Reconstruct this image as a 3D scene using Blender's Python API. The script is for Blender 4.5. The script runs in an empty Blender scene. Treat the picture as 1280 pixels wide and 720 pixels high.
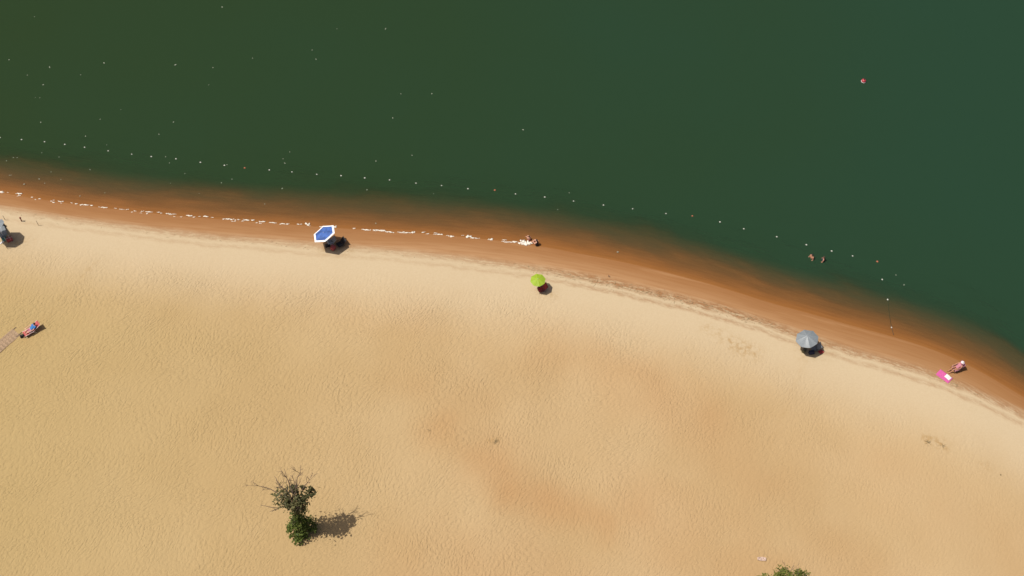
import bpy, bmesh, math, random
import numpy as np
from mathutils import Vector, Matrix, noise as mnoise
from math import sin, cos, pi, radians, sqrt, exp

random.seed(7)
R = random.random
U = random.uniform
scene = bpy.context.scene
COL = scene.collection

# ------------------------------------------------------------------ camera model
CAM_H, DEP, FPX = 105.0, radians(58.5), 1700.0
cam_d = bpy.data.cameras.new('camera')
cam_d.sensor_width = 36.0
cam_d.lens = 36.0 * FPX / 1280.0
cam_d.clip_start, cam_d.clip_end = 1.0, 9000.0
cam = bpy.data.objects.new('camera', cam_d)
COL.objects.link(cam)
cam.location = (0, 0, CAM_H)
cam.rotation_euler = (pi / 2 - DEP, 0, 0)
scene.camera = cam

def ray(px, py):
    u, v = (px - 640) / FPX, (360 - py) / FPX
    return Vector((u, cos(DEP) + v * sin(DEP), -sin(DEP) + v * cos(DEP)))

def at_z(px, py, z=0.0):
    d = ray(px, py)
    t = (z - CAM_H) / d.z
    return Vector((d.x * t, d.y * t, z))

# ------------------------------------------------------------------ shoreline curves (survey points)
WATER_PX = [(0, 241), (80, 254), (200, 268), (310, 277), (420, 285), (520, 291), (600, 298), (660, 305),
            (705, 313), (751, 322), (796, 331), (862, 348), (918, 364), (960, 378), (1020, 394), (1068, 408),
            (1122, 422), (1184, 443), (1230, 466), (1280, 497)]
WRACK_PX = [(0, 262), (55, 271), (111, 279), (194, 289), (250, 296), (330, 303), (405, 309), (487, 315), (570, 324),
            (670, 337), (723, 346), (779, 358), (834, 371), (900, 387), (950, 402), (1000, 420), (1050, 437),
            (1100, 451), (1160, 467), (1200, 483), (1240, 501), (1280, 520)]

def dense(pxs):
    P = [at_z(*p) for p in pxs]
    x = np.array([p.x for p in P]); y = np.array([p.y for p in P])
    s0 = (y[1] - y[0]) / (x[1] - x[0]); s1 = (y[-1] - y[-3]) / (x[-1] - x[-3])
    x = np.concatenate([[-4000, x[0] - 40], x, [x[-1] + 40, 4000]])
    y = np.concatenate([[y[0] - s0 * 40 + 60, y[0] - s0 * 40], y, [y[-1] + s1 * 40, y[-1] + s1 * 40 - 400]])
    xd = np.arange(-120, 120, 0.5)
    yd = np.interp(xd, x, y)
    k = np.hanning(15); k /= k.sum()
    yd2 = np.convolve(np.pad(yd, 7, mode='edge'), k, 'valid')
    xd = np.concatenate([[-4000], xd, [4000]]); yd2 = np.concatenate([[yd2[0] + 300], yd2, [yd2[-1] - 600]])
    return xd, yd2

WX, WY = dense(WATER_PX)
KX, KY = dense(WRACK_PX)

def sdist(CX, CY, X, Y):
    y = np.interp(X, CX, CY)
    dy = (np.interp(X + 1.5, CX, CY) - np.interp(X - 1.5, CX, CY)) / 3.0
    return (Y - y) / np.sqrt(1 + dy * dy)

def vnoise(X, Y, s, seed=0):
    """cheap smooth value noise for numpy arrays, -1..1"""
    x = X / s + seed * 17.3; y = Y / s + seed * 9.7
    xi = np.floor(x).astype(np.int64); yi = np.floor(y).astype(np.int64)
    fx = x - xi; fy = y - yi
    fx = fx * fx * (3 - 2 * fx); fy = fy * fy * (3 - 2 * fy)
    def h(a, b):
        n = (a * 374761393 + b * 668265263 + seed * 1442695) & 0x7fffffff
        n = ((n ^ (n >> 13)) * 1274126177) & 0x7fffffff
        return ((n ^ (n >> 16)) & 0xffff) / 32767.5 - 1
    return (h(xi, yi) * (1 - fx) + h(xi + 1, yi) * fx) * (1 - fy) + (h(xi, yi + 1) * (1 - fx) + h(xi + 1, yi + 1) * fx) * fy

def height(X, Y):
    X = np.asarray(X, float); Y = np.asarray(Y, float)
    sd = sdist(WX, WY, X, Y)
    land = np.clip(-sd, 0, None); sea = np.clip(sd, 0, None)
    zl = 0.055 * np.minimum(land, 4.5) + 0.012 * np.clip(land - 4.5, 0, 60)
    zs = -(0.06 * np.minimum(sea, 14) + 0.008 * np.minimum(sea, 14) ** 2 + 0.12 * np.clip(sea - 14, 0, 60))
    near = np.clip((land - 3) / 6, 0, 1)
    und = near * (0.07 * vnoise(X, Y, 7.0, 1) + 0.05 * vnoise(X, Y, 3.1, 2))
    return zl + zs + und

def gz(x, y):
    return float(height(np.array([x]), np.array([y]))[0])

def ground(px, py):
    z = 0.0
    for _ in range(6):
        p = at_z(px, py, z)
        z = gz(p.x, p.y)
    p.z = z
    return p

# ------------------------------------------------------------------ helpers
def tag(o, label=None, cat=None, group=None, kind=None):
    if label: o['label'] = label
    if cat: o['category'] = cat
    if group: o['group'] = group
    if kind: o['kind'] = kind
    return o

def empty(name, loc, rz=0.0):
    o = bpy.data.objects.new(name, None)
    o.empty_display_size = 0.2
    COL.objects.link(o)
    o.location = loc
    o.rotation_euler = (0, 0, rz)
    return o

def link_mesh(name, me, parent=None, loc=None, rot=None):
    o = bpy.data.objects.new(name, me)
    COL.objects.link(o)
    if parent: o.parent = parent
    if loc is not None: o.location = loc
    if rot is not None: o.rotation_euler = rot
    return o

def build(name, bm, mats, parent=None, loc=None, rot=None, smooth=False):
    me = bpy.data.meshes.new(name)
    bm.normal_update()
    bm.to_mesh(me); bm.free()
    for m in (mats if isinstance(mats, (list, tuple)) else [mats]):
        me.materials.append(m)
    if smooth:
        me.polygons.foreach_set('use_smooth', [True] * len(me.polygons))
    return link_mesh(name, me, parent, loc, rot)

def frame_of(d):
    d = d.normalized()
    a = Vector((0, 0, 1)) if abs(d.z) < 0.9 else Vector((1, 0, 0))
    u = d.cross(a).normalized()
    return u, d.cross(u).normalized()

def tube(bm, pts, rad, seg=8, mat=0, cap=True):
    pts = [Vector(p) for p in pts]
    rads = rad if isinstance(rad, (list, tuple)) else [rad] * len(pts)
    rings = []
    u = None
    for i, p in enumerate(pts):
        d = (pts[min(i + 1, len(pts) - 1)] - pts[max(i - 1, 0)])
        if d.length < 1e-6: d = Vector((0, 0, 1))
        d.normalize()
        if u is None: u, w = frame_of(d)
        else:
            u = (u - d * u.dot(d)).normalized(); w = d.cross(u)
        rings.append([bm.verts.new(p + (u * cos(2 * pi * k / seg) + w * sin(2 * pi * k / seg)) * rads[i]) for k in range(seg)])
    for a, b in zip(rings, rings[1:]):
        for k in range(seg):
            f = bm.faces.new((a[k], a[(k + 1) % seg], b[(k + 1) % seg], b[k])); f.material_index = mat; f.smooth = True
    if cap:
        f = bm.faces.new(rings[0][::-1]); f.material_index = mat
        f = bm.faces.new(rings[-1]); f.material_index = mat

def box(bm, c, s, rot=None, mat=0, bevel=0.0):
    M = Matrix.Translation(Vector(c)) @ (rot.to_4x4() if rot is not None else Matrix.Identity(4)) @ Matrix.Diagonal((s[0], s[1], s[2], 1))
    g = bmesh.ops.create_cube(bm, size=1.0, matrix=M)
    fs = {f for v in g['verts'] for f in v.link_faces}
    for f in fs: f.material_index = mat
    if bevel:
        es = list({e for v in g['verts'] for e in v.link_edges})
        bmesh.ops.bevel(bm, geom=es, offset=bevel, segments=2, affect='EDGES', profile=0.5)

def capsule(bm, a, b, ra, rb=None, seg=10):
    rb = ra if rb is None else rb
    a, b = Vector(a), Vector(b)
    d = (b - a)
    if d.length < 1e-5: d = Vector((0, 0, 1e-4)); b = a + d
    n = d.normalized(); u, w = frame_of(n)
    prof = [(-90, 0), (-60, 0), (-30, 0), (0, 0), (0, 1), (30, 1), (60, 1), (90, 1)]
    rings = []
    for ang, e in prof:
        c, r = (b, rb) if e else (a, ra)
        q = radians(ang); cc = c + n * (sin(q) * r); rr = cos(q) * r
        if abs(ang) == 90: rings.append([bm.verts.new(cc)])
        else: rings.append([bm.verts.new(cc + (u * cos(2 * pi * k / seg) + w * sin(2 * pi * k / seg)) * rr) for k in range(seg)])
    for A, B in zip(rings, rings[1:]):
        for k in range(seg):
            k2 = (k + 1) % seg
            if len(A) == 1: bm.faces.new((A[0], B[k2], B[k]))
            elif len(B) == 1: bm.faces.new((A[k], A[k2], B[0]))
            else: bm.faces.new((A[k], A[k2], B[k2], B[k]))

def ellipsoid(bm, c, r, rot=None, sub=2, jit=0.0, mat=0):
    M = Matrix.Translation(Vector(c)) @ (rot.to_4x4() if rot is not None else Matrix.Identity(4)) @ Matrix.Diagonal((r[0], r[1], r[2], 1))
    g = bmesh.ops.create_icosphere(bm, subdivisions=sub, radius=1.0)
    for v in g['verts']:
        if jit: v.co *= 1 + U(-jit, jit)
        v.co = M @ v.co
    for f in {f for v in g['verts'] for f in v.link_faces}:
        f.material_index = mat; f.smooth = True

def fuse(bm, voxel, smooth_it=6):
    """merge overlapping closed shapes into one continuous skin"""
    me = bpy.data.meshes.new('tmp'); bm.to_mesh(me); bm.free()
    o = bpy.data.objects.new('tmp', me); COL.objects.link(o)
    m = o.modifiers.new('r', 'REMESH'); m.mode = 'VOXEL'; m.voxel_size = voxel; m.use_smooth_shade = True
    if smooth_it:
        s = o.modifiers.new('s', 'SMOOTH'); s.factor = 0.5; s.iterations = smooth_it
    dg = bpy.context.evaluated_depsgraph_get(); dg.update()
    out = bpy.data.meshes.new_from_object(o.evaluated_get(dg))
    bpy.data.objects.remove(o, do_unlink=True); bpy.data.meshes.remove(me)
    return out

# ------------------------------------------------------------------ materials
def lin(r, g, b):
    f = lambda c: (c / 255 / 12.92) if c / 255 <= 0.04045 else ((c / 255 + 0.055) / 1.055) ** 2.4
    return (f(r), f(g), f(b), 1.0)

class NT:
    def __init__(s, name):
        s.m = bpy.data.materials.new(name); s.m.use_nodes = True
        s.t = s.m.node_tree; s.t.nodes.clear()
        s.out = s.n('ShaderNodeOutputMaterial')
    def n(s, typ, **kw):
        nd = s.t.nodes.new(typ)
        for k, v in kw.items():
            if k.startswith('_'): setattr(nd, k[1:], v)
            else:
                nd.inputs[k.replace('__', ' ')].default_value = v
        return nd
    def l(s, a, b): s.t.links.new(a, b)
    def attr(s, name): return s.n('ShaderNodeAttribute', _attribute_name=name).outputs
    def math(s, op, a, b=None, clamp=False):
        nd = s.n('ShaderNodeMath', _operation=op, _use_clamp=clamp)
        for i, v in enumerate((a, b)):
            if v is None: continue
            if isinstance(v, (int, float)): nd.inputs[i].default_value = v
            else: s.l(v, nd.inputs[i])
        return nd.outputs[0]
    def ramp(s, x, a, b, lo=0.0, hi=1.0, smooth=True):
        nd = s.n('ShaderNodeMapRange', _interpolation_type='SMOOTHSTEP' if smooth else 'LINEAR')
        nd.clamp = True
        s.l(x, nd.inputs[0])
        for i, v in enumerate((a, b, lo, hi)): nd.inputs[i + 1].default_value = v
        return nd.outputs[0]
    def mix(s, fac, a, b, blend='MIX'):
        nd = s.n('ShaderNodeMix', _data_type='RGBA', _blend_type=blend)
        if isinstance(fac, (int, float)): nd.inputs[0].default_value = fac
        else: s.l(fac, nd.inputs[0])
        for i, v in ((6, a), (7, b)):
            if isinstance(v, tuple): nd.inputs[i].default_value = v
            else: s.l(v, nd.inputs[i])
        return nd.outputs[2]
    def noise(s, vec, scale, detail=2, rough=0.5, dist=0.0):
        nd = s.n('ShaderNodeTexNoise', Scale=scale, Detail=detail, Roughness=rough, Distortion=dist)
        if vec is not None: s.l(vec, nd.inputs['Vector'])
        return nd.outputs[0]
    def mapping(s, vec, rot=(0, 0, 0), scale=(1, 1, 1)):
        nd = s.n('ShaderNodeMapping'); s.l(vec, nd.inputs[0])
        nd.inputs['Rotation'].default_value = rot; nd.inputs['Scale'].default_value = scale
        return nd.outputs[0]

def simple(name, col, rough=0.7, var=0.12, scale=14.0, sheen=0.0, trans=None, bump=0.0):
    t = NT(name)
    geo = t.n('ShaderNodeTexCoord').outputs['Object']
    n = t.noise(geo, scale, 3, 0.6)
    f = t.ramp(n, 0.3, 0.7)
    dark = tuple(c * (1 - var) for c in col[:3]) + (1,)
    light = tuple(min(1, c * (1 + var)) for c in col[:3]) + (1,)
    c = t.mix(f, dark, light)
    p = t.n('ShaderNodeBsdfPrincipled', Roughness=rough)
    t.l(c, p.inputs['Base Color'])
    if bump:
        b = t.n('ShaderNodeBump', Strength=bump, Distance=0.02); t.l(n, b.inputs['Height']); t.l(b.outputs[0], p.inputs['Normal'])
    sh = p.outputs[0]
    if trans:
        tr = t.n('ShaderNodeBsdfTranslucent'); t.l(c, tr.inputs[0])
        ms = t.n('ShaderNodeMixShader', Fac=trans); t.l(sh, ms.inputs[1]); t.l(tr.outputs[0], ms.inputs[2]); sh = ms.outputs[0]
    t.l(sh, t.out.inputs[0])
    return t.m

M = {}
M['skin_tan'] = simple('skin_tan', (0.42, 0.20, 0.12, 1), 0.55, 0.08)
M['skin_light'] = simple('skin_light', (0.62, 0.34, 0.24, 1), 0.55, 0.08)
M['skin_dark'] = simple('skin_dark', (0.26, 0.12, 0.07, 1), 0.55, 0.08)
M['lips'] = simple('lips', (0.35, 0.09, 0.08, 1), 0.5, 0.05)
M['hair_black'] = simple('hair_black', (0.012, 0.009, 0.008, 1), 0.5, 0.3, 40)
M['hair_brown'] = simple('hair_brown', (0.045, 0.022, 0.012, 1), 0.5, 0.3, 40)
M['eye'] = simple('eye', (0.02, 0.015, 0.01, 1), 0.2, 0.0)
M['white_cloth'] = simple('white_cloth', (0.66, 0.62, 0.62, 1), 0.8, 0.05)
M['blue_cloth'] = simple('blue_cloth', (0.035, 0.16, 0.42, 1), 0.8, 0.15)
M['navy_cloth'] = simple('navy_cloth', (0.015, 0.02, 0.06, 1), 0.8, 0.15)
M['black_cloth'] = simple('black_cloth', (0.015, 0.014, 0.016, 1), 0.8, 0.2)
M['red_cloth'] = simple('red_cloth', (0.36, 0.035, 0.035, 1), 0.8, 0.12)
M['coral_cloth'] = simple('coral_cloth', (0.42, 0.08, 0.075, 1), 0.8, 0.12)
M['pink_cloth'] = simple('pink_cloth', (0.46, 0.18, 0.23, 1), 0.8, 0.1)
M['magenta_cloth'] = simple('magenta_cloth', (0.52, 0.085, 0.27, 1), 0.85, 0.12)
M['teal_cloth'] = simple('teal_cloth', (0.02, 0.20, 0.19, 1), 0.7, 0.12)
M['grey_cloth'] = simple('grey_cloth', (0.20, 0.21, 0.22, 1), 0.8, 0.12)
M['olive_cloth'] = simple('olive_cloth', (0.12, 0.11, 0.06, 1), 0.8, 0.15)
M['metal'] = simple('metal', (0.55, 0.55, 0.56, 1), 0.35, 0.05)
M['dark_metal'] = simple('dark_metal', (0.035, 0.03, 0.03, 1), 0.45, 0.1)
M['white_paint'] = simple('white_paint', (0.78, 0.78, 0.76, 1), 0.5, 0.05)
M['wood'] = simple('wood', (0.30, 0.20, 0.12, 1), 0.85, 0.25, 6)
M['stake_wood'] = simple('stake_wood', (0.10, 0.065, 0.04, 1), 0.85, 0.2)
M['red_paint'] = simple('red_paint', (0.16, 0.022, 0.014, 1), 0.6, 0.15)
M['rope'] = simple('rope', (0.05, 0.045, 0.03, 1), 0.9, 0.2)
M['float_white'] = simple('float_white', (0.54, 0.53, 0.46, 1), 0.5, 0.05)
M['float_orange'] = simple('float_orange', (0.36, 0.11, 0.05, 1), 0.4, 0.1)
M['buoy_red'] = simple('buoy_red', (0.40, 0.04, 0.05, 1), 0.35, 0.1, 3)
M['canopy_blue'] = simple('canopy_blue', (0.050, 0.115, 0.35, 1), 0.7, 0.35, 2.2, trans=0.12)
M['canopy_white'] = simple('canopy_white', (0.86, 0.86, 0.86, 1), 0.7, 0.02, trans=0.12)
M['canopy_lime'] = simple('canopy_lime', (0.30, 0.42, 0.02, 1), 0.65, 0.06, trans=0.15)
M['canopy_grey'] = simple('canopy_grey', (0.22, 0.245, 0.26, 1), 0.45, 0.06, trans=0.08)
M['foam'] = simple('foam', (0.74, 0.68, 0.58, 1), 0.9, 0.06, 20)
M['fleck'] = simple('fleck', (0.34, 0.35, 0.27, 1), 0.9, 0.06, 20)
M['scrap'] = simple('scrap', (0.47, 0.34, 0.27, 1), 0.7, 0.25, 8)
M['bark'] = simple('bark', (0.13, 0.095, 0.07, 1), 0.95, 0.35, 9, bump=0.5)
M['twig'] = simple('twig', (0.15, 0.10, 0.075, 1), 0.95, 0.3, 9)
M['straw'] = simple('straw', (0.30, 0.23, 0.12, 1), 0.95, 0.3, 9)

def leaf_mat(name, a, b):
    t = NT(name)
    at = t.attr('tone')
    c = t.mix(at[2], a, b)
    p = t.n('ShaderNodeBsdfPrincipled', Roughness=0.6)
    p.inputs['Specular IOR Level'].default_value = 0.2
    t.l(c, p.inputs['Base Color'])
    tr = t.n('ShaderNodeBsdfTranslucent'); t.l(c, tr.inputs[0])
    ms = t.n('ShaderNodeMixShader', Fac=0.25); t.l(p.outputs[0], ms.inputs[1]); t.l(tr.outputs[0], ms.inputs[2])
    t.l(ms.outputs[0], t.out.inputs[0])
    return t.m
M['leaf_low'] = leaf_mat('leaf_low', (0.042, 0.070, 0.012, 1), (0.130, 0.160, 0.032, 1))
M['leaf_high'] = leaf_mat('leaf_high', (0.040, 0.046, 0.016, 1), (0.150, 0.140, 0.060, 1))
M['leaf_bush'] = leaf_mat('leaf_bush', (0.075, 0.095, 0.016, 1), (0.220, 0.230, 0.045, 1))

# ------------------------------------------------------------------ ground + water sheets
def axis(lo, hi, step, far, grow=1.35):
    mid = np.arange(lo, hi + step / 2, step)
    ext = []; d = step
    x = 0
    while x < far:
        d *= grow; x += d; ext.append(x)
    ext = np.array(ext)
    return np.concatenate([lo - ext[::-1], mid, hi + ext])

GX = axis(-62, 62, 0.25, 2500); GY = axis(34, 108, 0.25, 2500)
XX, YY = np.meshgrid(GX, GY)

def grid_mesh(name, X, Y, Z, attrs, keep=None):
    ny, nx = X.shape
    idx = np.arange(nx * ny).reshape(ny, nx)
    quads = np.stack([idx[:-1, :-1], idx[:-1, 1:], idx[1:, 1:], idx[1:, :-1]], -1).reshape(-1, 4)
    V = np.stack([X, Y, Z], -1).reshape(-1, 3)
    at = {k: v.reshape(-1) for k, v in attrs.items()}
    if keep is not None:
        k = keep.reshape(-1)
        quads = quads[k[quads].any(1)]
        used = np.zeros(len(V), bool); used[quads.reshape(-1)] = True
        remap = np.cumsum(used) - 1
        quads = remap[quads]; V = V[used]; at = {a: v[used] for a, v in at.items()}
    me = bpy.data.meshes.new(name)
    me.vertices.add(len(V)); me.vertices.foreach_set('co', V.astype(np.float32).ravel())
    n = len(quads)
    me.loops.add(n * 4); me.loops.foreach_set('vertex_index', quads.astype(np.int32).ravel())
    me.polygons.add(n)
    me.polygons.foreach_set('loop_start', np.arange(0, n * 4, 4, dtype=np.int32))
    me.polygons.foreach_set('loop_total', np.full(n, 4, np.int32))
    me.update(calc_edges=True)
    me.polygons.foreach_set('use_smooth', np.ones(n, bool))
    for a, v in at.items():
        A = me.attributes.new(a, 'FLOAT', 'POINT'); A.data.foreach_set('value', v.astype(np.float32))
    me.validate()
    return me

SD = sdist(WX, WY, XX, YY)
WR = sdist(KX, KY, XX, YY)
HZ = height(XX, YY)

def blobs(items):
    """soft patches of damper, redder sand: (px, py, length m, width m, strength, along-direction px)"""
    out = np.zeros_like(XX)
    for (x0, y0, x1, y1, w, s) in items:
        a, b = at_z(x0, y0), at_z(x1, y1)
        d = b - a; L = max(d.length, 1e-3)
        tx, ty = d.x / L, d.y / L
        dx, dy = XX - a.x, YY - a.y
        t = np.clip(dx * tx + dy * ty, 0, L)
        q = (dx - t * tx) ** 2 + (dy - t * ty) ** 2
        out = np.maximum(out, s * np.exp(-q / (2 * w * w)))
    return out

DAMP = blobs([(500, 470, 590, 510, 2.0, .35), (560, 540, 640, 600, 1.8, .75), (640, 615, 750, 660, 1.5, .9), (600, 590, 700, 640, 1.6, .7),
              (690, 440, 790, 470, 2.2, .5), (800, 480, 880, 530, 2.8, .55), (880, 540, 960, 600, 3.0, .35),
              (800, 650, 960, 715, 3.0, .55), (430, 380, 520, 400, 2.2, .25), (280, 350, 420, 380, 2.2, .2),
              (960, 690, 1100, 740, 3.0, .35), (1100, 590, 1260, 690, 3.0, .25), (520, 700, 720, 740, 3.0, .4)])
DAMP = DAMP * (0.8 + 0.35 * vnoise(XX, YY, 2.3, 5) + 0.3 * vnoise(XX, YY, 5.1, 6))
PIX_U = XX  # world x; the ripples fade out towards +x where the sand is smoother
inland = np.clip(-WR, 0, None)
RIP = np.clip((inland - 1.8) / 3.5, 0, 1) * np.clip(1.0 - (XX + 2) / 60, 0.35, 1.0)
TONE = np.clip((-XX - 2) / 50, 0, 1) * np.clip((inland - 1) / 10, 0, 1)
wk_x = [-4000, -46, -38, -30, -22, -12, 2, 8, 14, 19, 24, 30, 38, 47, 4000]
wk_v = [0.25, 0.30, 0.40, 0.5, 0.45, 0.35, 0.6, 0.95, 1.0, 1.0, 0.85, 0.75, 0.75, 0.75, 0.4]
WK = np.interp(XX, wk_x, wk_v)
DIST = blobs([(912, 430, 940, 442, .55, .9), (1157, 551, 1178, 560, .35, 1.0), (884, 412, 900, 418, .5, .5), (1044, 414, 1056, 418, .35, .8),
              (952, 402, 962, 414, .22, .0), (614, 552, 620, 553, .25, .8), (1228, 583, 1232, 586, .3, .5), (30, 428, 12, 426, .5, .5),
              (300, 285, 308, 288, .3, .6), (405, 311, 436, 313, .45, .55), (672, 366, 690, 370, .4, .5), (1000, 442, 1030, 443, .45, .55), (1174, 474, 1196, 468, .5, .5),
              (28, 422, 46, 416, .5, .5), (4, 303, 34, 303, .5, .5), (36, 424, 120, 330, .22, .3), (682, 368, 672, 320, .2, .3), (1010, 446, 960, 560, .2, .22)])

me = grid_mesh('sand', XX, YY, HZ, {'sd': SD, 'wr': WR, 'damp': DAMP, 'rip': RIP, 'tone': TONE, 'wk': WK, 'dist': DIST})

t = NT('sand')
pos = t.n('ShaderNodeNewGeometry').outputs['Position']
sd = t.attr('sd')[2]; wr = t.attr('wr')[2]; damp = t.attr('damp')[2]; rip = t.attr('rip')[2]; tone = t.attr('tone')[2]
wk = t.attr('wk')[2]; dist = t.attr('dist')[2]
xyz = t.n('ShaderNodeSeparateXYZ'); t.l(pos, xyz.inputs[0])
cmb = t.n('ShaderNodeCombineXYZ')           # shore coordinates: x along the beach, y away from the water line
t.l(xyz.outputs[0], cmb.inputs[0]); t.l(sd, cmb.inputs[1])
shore = cmb.outputs[0]
shoreS = t.mapping(shore, scale=(0.10, 1.6, 1))
streak = t.noise(shoreS, 1.0, 4, 0.6)
shoreF = t.mapping(shore, scale=(0.25, 5.0, 1))
streak2 = t.noise(shoreF, 1.0, 3, 0.6)
big = t.noise(pos, 0.07, 3, 0.5)
mid = t.noise(pos, 0.6, 4, 0.6)
fine = t.noise(pos, 7.0, 3, 0.7)

S = 0.62     # albedo scale shared by every sand tone
def sc(r, g, b, k=1.0):
    c = lin(r, g, b); return (c[0] * S * k, c[1] * S * k, c[2] * S * k, 1)
c_dry, c_pale, c_yel, c_damp = sc(218, 187, 141), sc(230, 208, 172), sc(201, 174, 118), sc(205, 156, 104)
dry = t.mix(t.ramp(big, 0.35, 0.65), c_dry, sc(210, 177, 129))
dry = t.mix(t.math('MULTIPLY', tone, 0.9), dry, c_yel)
dry = t.mix(t.ramp(damp, 0.05, 1.0, 0, 0.62, False), dry, c_damp)
wr_n = t.math('ADD', wr, t.math('MULTIPLY', t.math('SUBTRACT', mid, 0.5), 1.2))
palef = t.math('MULTIPLY', t.ramp(wr_n, -9.0, -1.5), 0.85)
dry = t.math  if False else t.mix(palef, dry, c_pale)
dry = t.mix(t.ramp(fine, 0.3, 0.75, 0.0, 0.12), dry, sc(180, 140, 92))
dry = t.mix(t.math('MULTIPLY', dist, t.ramp(t.noise(pos, 2.2, 4, 0.7), 0.40, 0.72)), dry, sc(192, 154, 100))
# damp strip between the wrack line and the water
wet_hi, wet_lo, bed = sc(205, 159, 114), sc(175, 122, 74), sc(178, 125, 75)
wf = t.ramp(t.math('ADD', sd, t.math('MULTIPLY', t.math('SUBTRACT', streak, 0.5), 1.6)), -2.6, 0.0)
wet = t.mix(wf, wet_hi, wet_lo)
wet = t.mix(t.ramp(xyz.outputs[0], 12, 40, 0, 0.35), wet, sc(166, 118, 72))
wet = t.mix(t.ramp(streak2, 0.40, 0.72, 0, 0.35), wet, sc(164, 110, 64))
wet = t.mix(t.ramp(streak, 0.52, 0.75, 0, 0.30), wet, sc(216, 170, 122))
wetmask = t.ramp(t.math('ADD', wr, t.math('MULTIPLY', t.math('SUBTRACT', streak2, 0.5), 0.8)), -0.35, 0.75)
col = t.mix(wetmask, dry, wet)
# wrack line: dark crumbs left by the last high water
wj = t.math('ADD', wr, t.math('MULTIPLY', t.math('SUBTRACT', t.noise(t.mapping(shore, scale=(0.5, 0.5, 1)), 1.0, 3, 0.6), 0.5), 0.9))
band = t.math('MULTIPLY', t.ramp(wj, -0.65, -0.10), t.ramp(wj, 0.15, 0.75, 1, 0))
band2 = t.math('MULTIPLY', t.ramp(wj, -1.35, -0.95), t.math('MULTIPLY', t.ramp(wj, -0.95, -0.5, 1, 0), 0.6))
crumb = t.ramp(t.noise(t.mapping(shore, scale=(1.3, 4.5, 1)), 1.0, 5, 0.7), 0.30, 0.60)
wf2 = t.math('MULTIPLY', t.math('MULTIPLY', t.math('MAXIMUM', band, band2), crumb), wk)
col = t.mix(t.math('MULTIPLY', wf2, 0.9), col, sc(172, 122, 78))
# bed under water
col = t.mix(t.ramp(sd, -0.2, 0.5), col, t.mix(t.ramp(streak2, 0.38, 0.66), bed, sc(168, 117, 68)))
# bumps: trampled dimples with a slanted grain
wob = t.n('ShaderNodeVectorMath', _operation='ADD'); wn = t.n('ShaderNodeTexNoise', Scale=.12, Detail=1); t.l(pos, wn.inputs[0]); t.l(pos, wob.inputs[0]); wm = t.n('ShaderNodeVectorMath', _operation='SCALE'); wm.inputs['Scale'].default_value = 3.0; t.l(wn.outputs['Color'], wm.inputs[0]); t.l(wm.outputs[0], wob.inputs[1])
grain = t.mapping(t.mapping(wob.outputs[0], rot=(0, 0, radians(-52))), scale=(1.0, 1.7, 1))
b1 = t.ramp(t.noise(grain, 2.9, 1, 0.5), 0.25, 0.66)
b2 = t.noise(pos, 5.5, 3, 0.6)
hgt = t.math('ADD', t.math('MULTIPLY', b1, 1.0), t.math('MULTIPLY', b2, 0.8))
hgt = t.math('MULTIPLY', hgt, t.math('ADD', t.math('MULTIPLY', rip, t.ramp(t.noise(pos, 0.25, 3, 0.6), 0.3, 0.7, 0.55, 1.15)), t.math('MULTIPLY', wf2, 0.5)))
hgt = t.math('ADD', hgt, t.math('MULTIPLY', t.math('MULTIPLY', dist, b2), 0.8))
hgt = t.math('ADD', hgt, t.math('MULTIPLY', streak2, 0.05))
bp = t.n('ShaderNodeBump', Strength=1.0, Distance=0.042); t.l(hgt, bp.inputs['Height'])
p = t.n('ShaderNodeBsdfPrincipled')
t.l(col, p.inputs['Base Color']); t.l(bp.outputs[0], p.inputs['Normal'])
t.l(t.ramp(sd, -1.2, 0.1, 0.95, 0.6), p.inputs['Roughness'])
p.inputs['Specular IOR Level'].default_value = 0.15
t.l(p.outputs[0], t.out.inputs[0])
me.materials.append(t.m)
tag(link_mesh('sand', me), kind='structure')

WZ = np.zeros_like(XX)
me = grid_mesh('water', XX, YY, WZ, {'depth': np.clip(-HZ, 0, None), 'sd': SD}, keep=(HZ < 0.03))
t = NT('water')
pos = t.n('ShaderNodeNewGeometry').outputs['Position']
depth = t.attr('depth')[2]; sd = t.attr('sd')[2]
xyz = t.n('ShaderNodeSeparateXYZ'); t.l(pos, xyz.inputs[0])
cmb = t.n('ShaderNodeCombineXYZ'); t.l(xyz.outputs[0], cmb.inputs[0]); t.l(sd, cmb.inputs[1])
murk = t.noise(t.mapping(cmb.outputs[0], scale=(0.09, 0.35, 1)), 1.0, 4, 0.6)
murk2 = t.noise(t.mapping(cmb.outputs[0], scale=(0.35, 1.6, 1)), 1.0, 3, 0.6)
k = t.math('ADD', t.math('ADD', 1.0, t.math('MULTIPLY', t.math('SUBTRACT', murk, 0.5), 2.0)), t.math('MULTIPLY', t.math('SUBTRACT', murk2, 0.5), 0.9))
dd = t.math('MULTIPLY', depth, k)
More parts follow.
